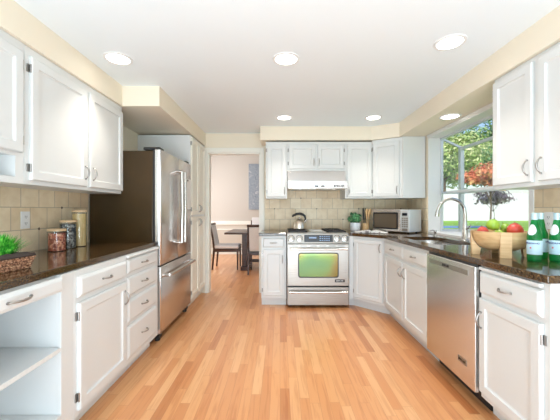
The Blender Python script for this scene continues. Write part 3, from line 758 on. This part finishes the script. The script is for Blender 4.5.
box(dx+.025, mw-.025, -.0075, -.0065, .215, .25).build('display', M['display'], cp)
b = MB()
for r_ in range(5):
    for c_ in range(3): b.box(dx+.022+c_*.028, dx+.022+c_*.028+.02, -.0078, -.0065, .075+r_*.025, .075+r_*.025+.016)
b.build('keypad', M['steelh'], cp)
box(dx+.022, mw-.022, -.008, -.0065, .03, .06).build('door_button', M['steelh'], cp, bevel=.001)

# ------------------------------------------------------------ leafy plant, utensil block, cook book
def leaves(center, rad, n, size, seed, squash=1.0, shell=.55, lump=.25):
    rnd = random.Random(seed); b = MB()
    blobs = [(Vector((rnd.gauss(0, 1), rnd.gauss(0, 1), rnd.gauss(0, 1))).normalized()*rnd.uniform(.2, .75), rnd.uniform(.3, .6)) for _ in range(14)]
    for _ in range(n):
        if lump:
            c, br = rnd.choice(blobs); d = Vector((rnd.gauss(0, 1), rnd.gauss(0, 1), rnd.gauss(0, 1))).normalized(); p = c+d*br*rnd.uniform(shell, 1)
        else:
            d = Vector((rnd.gauss(0, 1), rnd.gauss(0, 1), rnd.gauss(0, 1))).normalized(); p = d*rnd.uniform(shell, 1)
        p = Vector((p.x*rad, p.y*rad, p.z*rad*squash))+Vector(center)
        nrm = (d+Vector((rnd.uniform(-.6, .6), rnd.uniform(-.6, .6), rnd.uniform(-.2, .8)))).normalized()
        a = nrm.orthogonal().normalized(); a = (a*math.cos(rnd.random()*6.28)+nrm.cross(a)*math.sin(rnd.random()*6.28)); c2 = nrm.cross(a)
        s = size*rnd.uniform(.6, 1.3)
        b.add([p-a*s, p-c2*s*.45+nrm*s*.12, p+a*s, p+c2*s*.45+nrm*s*.12], [(0, 1, 2, 3)])
    return b
t = thing('potted_plant', 'small green plant in a white pot right of the range', 'potted plant', (1.035, 4.20, CZ1))
b = MB(); b.lathe([(.058, 0), (.066, .005), (.071, .06), (.073, .112), (.068, .112), (.064, .095), (.001, .094)], n=28); b.build('pot', M['pot'], t, smooth=40)
leaves((0, 0, .185), .102, 380, .025, 3, .82, .6).build('foliage', M['leaf'], t)
b = MB()
for k in range(7): a = k*.9; b.tube([(.02*math.cos(a), .02*math.sin(a), .09), (.055*math.cos(a), .055*math.sin(a), .17)], .0025, 5)
b.build('stem', M['leaf'], t)
t = thing('utensil_holder', 'pale wooden utensil holder between plant and microwave', 'utensil holder', (1.175, 4.19, CZ1))
b = MB(); b.lathe([(.042, 0), (.043, .01), (.046, .105), (.041, .105), (.038, .012), (.001, .011)], n=24); b.build('holder', M['oakpale'], t, smooth=40)
def utensil(name, label, cat, dx, dy, lean, kind):
    t = thing(name, label, cat, (1.175+dx, 4.19+dy, CZ1+.013)); top = (lean[0], lean[1], .215); t.scale = (1.1, 1.1, 1.27)
    if kind == 'knife':
        b = MB(); b.tube([(0, 0, .0), (top[0]*.5, top[1]*.5, .11)], [.007, .010], 6, sy=.2); b.build('blade', M['chrome'], t)
        b = MB(); b.tube([(top[0]*.5, top[1]*.5, .1105), (top[0]*.8, top[1]*.8, .18), (top[0], top[1], .235)], [.009, .011, .010], 8); b.build('handle', M['blackplastic'], t, smooth=50)
    else:
        b = MB(); pts = [(0, 0, 0), (top[0]*.5, top[1]*.5, .10), (top[0]*.75, top[1]*.75, .155), (top[0]*.9, top[1]*.9, .185), (top[0], top[1], .215), (top[0]*1.05, top[1]*1.05, .228)]
        b.tube(pts, [.007, .009, .024, .036, .032, .014], 12, sy=.3); b.build(kind, M['oakpale'], t, smooth=60)
utensil('kitchen_knife', 'black-handled knife, leftmost in the wooden holder', 'knife', -.018, .0, (-.012, 0), 'knife')
utensil('kitchen_knife', 'black-handled knife, second in the wooden holder behind the spoon', 'knife', .0, .018, (.008, .012), 'knife')
utensil('wooden_spoon', 'broad wooden spoon leaning right in the holder', 'spoon', .016, -.014, (.024, -.045), 'spoon')
utensil('wooden_spatula', 'wooden spatula leaning beside the spoon in the holder', 'spatula', .0, -.022, (.008, -.022), 'spatula')
t = thing('open_cookbook', 'open book lying on the counter in front of plant and microwave', 'book', (1.15, 3.855, CZ1), math.radians(-20))
def pages(s):
    rings = []
    for i in range(9):
        u = i/8; x = s*(.004+.195*u); h = .006+.020*math.sin(PI*min(1, u*1.15+.12))**.8*(1-.45*u)
        rings.append([(x, -.125, .004), (x, .125, .004), (x, .125, .004+h), (x, -.125, .004+h)])
    b = MB(); b.loops(rings); return b
b = MB(); b.box(-.205, .205, -.13, .13, 0, .0036); b.build('cover', M['ink'], t)
for s in (-1, 1):
    pg = pages(s).build('page_block', M['paper'], t, smooth=30)

# ------------------------------------------------------------ fruit bowl and fruit
BC = (1.395, 1.93); BR = .166
t = thing('fruit_bowl', 'large round wooden bowl on four block feet by the window', 'bowl', (BC[0], BC[1], CZ1), math.radians(-90+-24-2)); t.scale = (.95, .95, .97)
b = MB(); H = .158
prof = [(.02, .030), (.08, .036), (.125, .058), (.150, .09), (.162, .12), (.166, H), (.152, H), (.146, .12), (.128, .082), (.09, .055), (.001, .048)]
b.lathe(prof, n=48); b.build('bowl', M['oakpale'], t, smooth=35)
for k in range(4):
    a = k*PI/2; Tm = Matrix.Rotation(a, 4, 'Z')
    b = MB(); outl = [(.120, 0), (.164, 0), (.169, .10), (.1695, H-.002), (.1665, H-.002), (.163, .118), (.151, .088), (.126, .055), (.112, .045)]
    vs = [(x, -.030, z) for x, z in outl]+[(x, .030, z) for x, z in outl]; n = len(outl)
    b.add(vs, [tuple(range(n)), tuple(range(n, 2*n))[::-1]]+[(i, (i+1) % n, n+(i+1) % n, n+i) for i in range(n)], Tm)
    b.build('foot', M['oakpale'], t, bevel=.004)
def apple(label, x, y, z, r, m, group, tilt=(0, 0)):
    t = thing('apple', label, 'apple', (x, y, z)); t.rotation_euler = (tilt[0], tilt[1], random.random()*6)
    t['group'] = group
    prof = [(r*.05, r*.12)]
    for k in range(1, 14):
        a = PI*k/14; rr = r*(math.sin(a)*1.0+.12*math.sin(a)*math.cos(a)); zz = -r*.0+r*.93-(r*.93)*math.cos(a)
        prof.append((rr, zz))
    prof += [(r*.30, r*1.86), (r*.12, r*1.74), (.001, r*1.68)]
    MB().lathe(prof, n=24, lump=lambda u, z: .025*math.cos(u*2*PI*5)).build('fruit', m, t, smooth=60)
    b = MB(); b.tube([(0, 0, r*1.66), (r*.06, 0, r*1.95), (r*.14, 0, r*2.15)], r*.035, 6); b.build('stem', M['bark'], t)
fg = 'apples in the wooden bowl'
apple('large red apple at the right of the wooden bowl', BC[0]+.03, BC[1]-.075, CZ1+.128, .043, M['apple_red'], fg, (.3, .1))
apple('green apple lying at the front middle of the wooden bowl', BC[0]-.05, BC[1]-.04, CZ1+.088, .040, M['apple_green'], fg, (.4, 0))
apple('small red apple at the left of the wooden bowl', BC[0]-.088, BC[1]+.03, CZ1+.118, .034, M['apple_red'], fg, (.2, -.3))
apple('green apple topmost in the wooden bowl', BC[0]-.045, BC[1]+.015, CZ1+.158, .038, M['apple_green'], fg, (.1, .2))
apple('green apple at the back of the wooden bowl', BC[0]+.055, BC[1]+.06, CZ1+.095, .040, M['apple_green'], fg, (0, .4))
apple('green apple behind the large red apple', BC[0]+.045, BC[1]+.0, CZ1+.150, .030, M['apple_green'], fg, (0, .4))

# ------------------------------------------------------------ bottles
def bottle(loc, label, rz):
    t = thing('water_bottle', label, 'bottle', loc, rz, 'green glass water bottles')
    prof = [(.030, 0), (.0335, .006), (.034, .02), (.034, .135), (.032, .155), (.025, .185), (.018, .21), (.0140, .235), (.0140, .262), (.013, .262)]
    MB().lathe(prof, n=32, cap1=True).build('bottle_glass', M['bottle'], t, smooth=35)
    lb = MB().lathe([(.0345, .042), (.0348, .043), (.0348, .118), (.0345, .119)], n=40, cap0=False, cap1=False).build('label_band', M['label'], t, smooth=35)
    lettering('S.PELLEGRINO', .0125, M['inkblue'], lb, (0, 0, .103), bend=.0353, bold=.0003)
    st = MB(); R_ = .0353
    pts = []
    for k in range(10):
        a = PI/2+k*PI/5; r_ = .0065 if k % 2 == 0 else .0028; x = r_*math.cos(a); z = r_*math.sin(a)+.078; pts.append((R_*math.sin(x/R_), -R_*math.cos(x/R_), z))
    st.add(pts, [tuple(range(10))]); st.build('star', M['inkred'], lb)
    # oval neck label wrapped on the shoulder
    nl = MB(); vs = []; fs = []; NU = 12
    def rad(z):
        for (r0, z0), (r1, z1) in zip(prof, prof[1:]):
            if z0 <= z <= z1 and z1 > z0: return r0+(r1-r0)*(z-z0)/(z1-z0)
        return .0145
    rings = []
    for iz in range(9):
        z = .148+.058*iz/8; hw = .024*math.sqrt(max(0, 1-((iz-4)/4.2)**2)); r = rad(z)+.0009
        rings.append([(r*math.sin(u*hw/.03*1.0), -r*math.cos(u*hw/.03*1.0), z) for u in [(-1+2*i/NU) for i in range(NU+1)]])
    base = 0; V = [p for r in rings for p in r]; Fc = []
    for iz in range(8):
        for i in range(NU): a = iz*(NU+1)+i; Fc.append((a, a+1, a+NU+2, a+NU+1))
    nl.add(V, Fc); nl.build('neck_label', M['neck'], t, smooth=60)
    MB().lathe([(.0155, .232), (.0155, .268), (.013, .270), (.001, .2702)], n=20).build('cap', M['cap'], t, smooth=40)
    return t
bt = bottle((1.41, 1.69, CZ1), 'green water bottle standing nearest the fruit bowl', math.radians(-68))
dup(bt, (1.535, 1.795, CZ1), math.radians(60), 'green water bottle standing behind and between the two front bottles')
dup(bt, (1.535, 1.69, CZ1), math.radians(-72), 'green water bottle at the right photo edge on the counter')

# ------------------------------------------------------------ left counter things
def canister(x, y, r, h, m, label):
    t = thing('glass_canister', label, 'canister', (x, y, CZ1), 0, 'glass canisters on the left counter'); lid = .016
    MB().lathe([(r, 0), (r, h-lid), (r-.003, h-lid), (r-.003, .005), (.001, .005)], n=32, cap0=True, cap1=False).build('jar', M['jar'], t, smooth=35)
    MB().lathe([(r-.0045, .0055), (r-.0045, h-lid-.014), (r*.5, h-lid-.010), (.001, h-lid-.012)], n=28).build('contents', m, t, smooth=35)
    MB().lathe([(r-.0005, h-lid+.0005), (r+.001, h-lid+.002), (r+.001, h-.002), (r-.003, h), (.001, h)], n=32).build('lid', M['woodlid'], t, smooth=35)
canister(-1.555, 2.125, .055, .155, M['beans_red'], 'short glass canister of red beans with wooden lid')
canister(-1.578, 2.272, .053, .21, M['beans_black'], 'medium glass canister of black beans with wooden lid')
canister(-1.582, 2.405, .050, .285, M['pasta'], 'tall glass canister of spaghetti with wooden lid')
t = thing('wicker_basket', 'shallow woven wicker tray basket on the left counter', 'basket', (-1.375, 1.385, CZ1), math.radians(-8))
def rr2(hx, hy, r, z, n=5):
    pts = []
    for cx, cy2, a0 in ((hx-r, hy-r, 0), (-hx+r, hy-r, 90), (-hx+r, -hy+r, 180), (hx-r, -hy+r, 270)):
        for k in range(n): a = math.radians(a0+90*k/(n-1)); pts.append((cx+r*math.cos(a), cy2+r*math.sin(a), z))
    return pts
b = MB(); b.loops([rr2(.115, .15, .02, 0), rr2(.132, .168, .02, .06), rr2(.122, .158, .018, .06), rr2(.105, .14, .015, .008)])
for j in range(5):
    z = .007+.0125*j; k_ = 1+.13*z/.06
    p = rr2(.116*(1+.14*z/.06)+.001, .151*(1+.11*z/.06)+.001, .02, z); b.tube(p+[p[0]], .0052, 6)
b.build('basket_body', M['wicker'], t, smooth=50)
b = MB(); b.tube(rr2(.129, .165, .02, .062)+[rr2(.129, .165, .02, .062)[0]], .007, 6); b.build('rim', M['wicker'], t, smooth=50)
t = thing('grass_pot', 'clump of bright green grass in a small pot inside the basket', 'potted grass', (-1.325, 1.445, CZ1+.0085))
MB().lathe([(.04, 0), (.048, .045), (.045, .045), (.001, .04)], n=20).build('pot', M['pot'], t, smooth=40)
rnd = random.Random(5); b = MB()
for k in range(800):
    a = rnd.random()*2*PI; r0 = .042*math.sqrt(rnd.random()); q = r0/.042; h = rnd.uniform(.105, .145)*(1-.35*q*q); out = rnd.uniform(.01, .07)*(.25+1.1*q)
    x, y = r0*math.cos(a), r0*math.sin(a); dxx, dyy = math.cos(a+rnd.uniform(-.6, .6)), math.sin(a+rnd.uniform(-.6, .6)); wv = .0022
    px_, py_ = -dyy*wv, dxx*wv
    z0 = .036
    b.add([(x-px_, y-py_, z0), (x+px_, y+py_, z0), (x+px_+dxx*out*.45, y+py_+dyy*out*.45, z0+h*.65), (x-px_+dxx*out*.45, y-py_+dyy*out*.45, z0+h*.65), (x+dxx*out, y+dyy*out, z0+h*.98)], [(0, 1, 2, 3), (3, 2, 4)])
b.build('grass_blades', M['grass'], t)
# napkin draped over the rim
b = MB(); nx, ny = 12, 10; V = []; Fc = []
for i in range(nx+1):
    for j in range(ny+1):
        u = .086+.052*i/nx; v = -.16+.30*j/ny
        z = .0705+.004*math.sin(u*60+v*30)+.003*math.sin(v*90)
        if u > .127: z = .0725-(u-.127)*1.6
        V.append((u, v, z))
for i in range(nx):
    for j in range(ny): a = i*(ny+1)+j; Fc.append((a, a+ny+1, a+ny+2, a+1))
b.add(V, Fc)
o = b.build('cloth_napkin', M['napkin'], smooth=60, loc=(-1.375, 1.385+.0, CZ1))
o.rotation_euler = (0, 0, math.radians(-8)); sm = o.modifiers.new('thickness', 'SOLIDIFY'); sm.thickness = .004
o.location = (-1.366, 1.395, CZ1+.008)
tag(o, 'dark brown cloth napkin draped along the front rim of the basket', 'napkin')
# outlet
t = thing('wall_outlet', 'white double outlet on the left backsplash', 'outlet', (XL+.0105, 2.055, 1.132), LR)
box(-.036, .036, -.006, 0, -.058, .058).build('cover_plate', M['plastic'], t, bevel=.002)
for z in (-.022, .022):
    r_ = box(-.017, .017, -.0085, -.0062, z-.014, z+.014).build('receptacle', M['plastic'], t, bevel=.001)
    b = MB(); b.box(-.008, -.0055, -.0092, -.0086, z-.004, z+.008); b.box(.0055, .008, -.0092, -.0086, z-.004, z+.008); b.box(-.002, .002, -.0092, -.0086, z-.011, z-.007); b.build('slot', M['slot'], r_)

dup(t, (XR-.0105, 2.07, 1.128), RR, 'white double outlet on the right backsplash behind the bottles')
# ------------------------------------------------------------ ceiling lights
LG = 'round recessed ceiling lights'
def downlight(x, y, z, label):
    t = thing('recessed_light', label, 'ceiling light', (x, y, z), 0, LG)
    MB().lathe([(.100, 0), (.098, -.005), (.080, -.007), (.078, -.001), (.078, 0)], n=36, cap0=False, cap1=False).build('trim_ring', M['plastic'], t, smooth=40)
    MB().lathe([(.078, -.002), (.070, -.0035), (.001, -.004)], n=32, cap0=False).build('diffuser', M['diff'], t, smooth=40)
    return t
def bulb(root, p):
    d = bpy.data.lights.new('bulb', 'SPOT'); d.spot_size = math.radians(98); d.spot_blend = 1.0; d.shadow_soft_size = .07; d.energy = p; d.color = (1, .93, .84)
    o = bpy.data.objects.new('bulb', d); C.objects.link(o); o.parent = root; o.location = (0, 0, -.008)
dl0 = downlight(-1.185, 2.235, ZC, 'round recessed light, left of the three in the near row'); bulb(dl0, 46)
for x, y, z, lb in ((.045, 2.24, ZC, 'round recessed light, middle of the three in the near row'),
                    (1.125, 2.02, ZC, 'round recessed light, right of the three in the near row'),
                    (.05, 3.66, ZC, 'round recessed light far back above the range, left one of the pair'),
                    (1.12, 3.66, ZC, 'round recessed light far back, right one of the pair'),
                    (1.69, 3.03, ZS, 'round recessed light in the lowered soffit above the garden window')):
    dup(dl0, (x, y, z), 0, lb)

# ------------------------------------------------------------ dining room
def chair(loc, rz, label, zt=.93, rail=True):
    t = thing('dining_chair', label, 'chair', loc, rz, 'dark wood dining chairs at the dining table')
    # local: seat faces +x, back at -x
    wd = .225
    for s in (-1, 1):
        b = MB(); b.tube([(-.27, s*(wd-.015), 0), (-.235, s*(wd-.015), .42), (-.26, s*(wd-.015), .62), (-.315, s*(wd-.015), zt)], [.021, .027, .024, .019], 4); b.build('leg', M['darkwood'], t, smooth=30)
        b = MB(); b.tube([(.235, s*(wd-.02), 0), (.235, s*(wd-.02), .40)], [.018, .028], 4); b.build('leg', M['darkwood'], t)
    b = MB(); b.box(-.25, .255, -wd, -wd+.03, .36, .425); b.box(-.25, .255, wd-.03, wd, .36, .425); b.box(.225, .255, -wd+.03, wd-.03, .36, .425); b.box(-.25, -.22, -wd+.03, wd-.03, .36, .425)
    b.build('seat_frame', M['darkwood'], t, bevel=.003)
    b = MB(); b.box(-.235, .26, -wd+.0, wd, .4255, .49); b.build('seat', M['fabric'], t, bevel=.022, seg=3)
    lean = math.atan2(.055, .31); T = Matrix.Translation((-.262, 0, .62)) @ Matrix.Rotation(-lean, 4, 'Y')
    b = MB(); b.box(-.012, .028, -wd+.03, wd-.03, -.16, .27 if rail else .40, T); b.build('backrest', M['fabric'], t, bevel=.012, seg=3)
    if not rail: return t
    b = MB(); b.box(-.018, .02, -wd-.005, wd+.005, .272, .315, T); b.build('top_rail', M['darkwood'], t, bevel=.004)
    return t
c0 = chair((-1.085, 6.32, 0), 0, 'dark wood dining chair with pale seat, seen from the side left of the table')
dup(c0, (-.375, 5.90, 0), PI/2, 'dark wood dining chair seen from behind, in front of the dining table')
chair((-.50, 7.28, 0), -PI/2, 'dining chair with tall pale upholstered back on the far side of the table', .94, False)
t = thing('dining_table', 'dark wood dining table beyond the doorway', 'table', (-.1, 6.45, 0))
box(-.98, .98, -.55, .55, .725, .762).build('tabletop', M['darkwood'], t, bevel=.004)
for x in (-.66, .60):
    b = MB(); b.box(x-.0, x+.10, -.36, -.26, .07, .7245); b.box(x, x+.10, .26, .36, .07, .7245); b.box(x+.02, x+.08, -.26, .26, .62, .7245); b.box(x-.02, x+.12, -.42, .42, 0, .07)
    b.build('pedestal', M['darkwood'], t, bevel=.003)
    b = MB()
    for k in range(4): b.box(x+.035, x+.065, -.2+k*.12, -.2+k*.12+.02, .0705, .6195)
    b.build('metal_slat', M['alu'], t)
box(-.54, .60, -.03, .03, .10, .16).build('stretcher', M['darkwood'], t, bevel=.003)
t = thing('wall_painting', 'tall abstract blue-grey painting on the dining room wall', 'painting', (-.53, 8.3, 1.83))
box(-.32, .32, -.035, -.001, -.62, .62).build('canvas', M['art'], t, bevel=.002)

# ------------------------------------------------------------ outdoors
b = MB(); V = []; Fc = []; nx, ny = 24, 30
for i in range(nx+1):
    for j in range(ny+1):
        x = 2.6+24.0*i/nx; y = -6+46*j/ny; k = min(1, max(0, (x-3.2)/3.0)); V.append((x, y, -.15+.65*k*k*(3-2*k)))
for i in range(nx):
    for j in range(ny): a = i*(ny+1)+j; Fc.append((a, a+ny+1, a+ny+2, a+1))
b.add(V, Fc); struct('ground', b, M['lawn'])
struct('ground', box(-30, 26, -30, -6, -.3, -.15), M['lawn'])
b = MB(); b.box(-8, 8, -6, YN-.12, -.3, -.12); struct('patio', b, M['concrete'])
t = thing('board_fence', 'white vertical board fence across the back yard', 'fence', (13, 20, .5))
box(-8, 12, -.02, .02, 0, 1.78).build('fence_boards', M['fence'], t)
for k in range(8): box(-8+k*2.7, -8+k*2.7+.12, -.09, -.021, 0, 1.85).build('post', M['fence'], t, bevel=.01)
o = box(6.0, 8.4, 11.9, 12.8, .47, .54).build('pool_cover', M['blue'], bevel=.05); tag(o, 'low blue cover lying on the lawn outside the garden window', 'cover')
def tree(name, label, x, y, zc, rad, n, size, m, seed, zg=.45, squash=1.0, th=.1, cat='tree'):
    t = thing(name, label, cat, (x, y, zg), 0, None)
    b = MB(); b.tube([(0, 0, -.05), (.05, 0, (zc-zg)*.5), (0, .05, zc-zg)], [th, th*.75, th*.4], 8)
    rr = random.Random(seed)
    for k in range(7):
        a = k*.9+rr.random(); b.tube([(0, 0, (zc-zg)*.6), (rad*.35*math.cos(a), rad*.35*math.sin(a), (zc-zg)*.9), (rad*.7*math.cos(a), rad*.7*math.sin(a), zc-zg+rad*.4*rr.random())], [th*.4, th*.25, th*.1], 6)
    b.build('trunk', M['bark'], t, smooth=60)
    leaves((0, 0, zc-zg), rad, n, size, seed, squash, .35).build('foliage', m, t)
    return t
tree('leafy_tree', 'pale yellow-green tree beyond the fence at the left of the window view', 12.9, 24.0, 5.4, 3.5, 13000, .14, M['yellowleaf'], 1, th=.15)
tree('leafy_tree', 'tall green tree beyond the fence behind the red maple', 20.6, 29.6, 8.6, 5.4, 15000, .21, M['greenleaf'], 2, th=.25)
tree('leafy_tree', 'green tree far beyond the fence, seen leftmost in the window', 13.0, 35.0, 8.0, 5.5, 9000, .25, M['yellowleaf'], 8, th=.25)
tree('red_maple', 'orange-red maple in the middle of the window view', 6.6, 9.6, 2.25, .80, 4200, .06, M['redleaf'], 5, squash=.65, th=.03)
tree('plum_shrub', 'plum-coloured shrub standing in front of the white fence', 7.75, 11.1, 1.60, .80, 1100, .065, M['purpleleaf'], 6, squash=.5, th=.012, cat='shrub')
tree('leafy_tree', 'green tree in the garden behind the family room', -3.5, -12, 3.0, 3.2, 5000, .18, M['greenleaf'], 9, zg=-.15, th=.2)
tree('leafy_tree', 'green tree right of the other garden tree behind the family room', 3.5, -11, 3.0, 3.2, 5000, .18, M['yellowleaf'], 10, zg=-.15, th=.2)
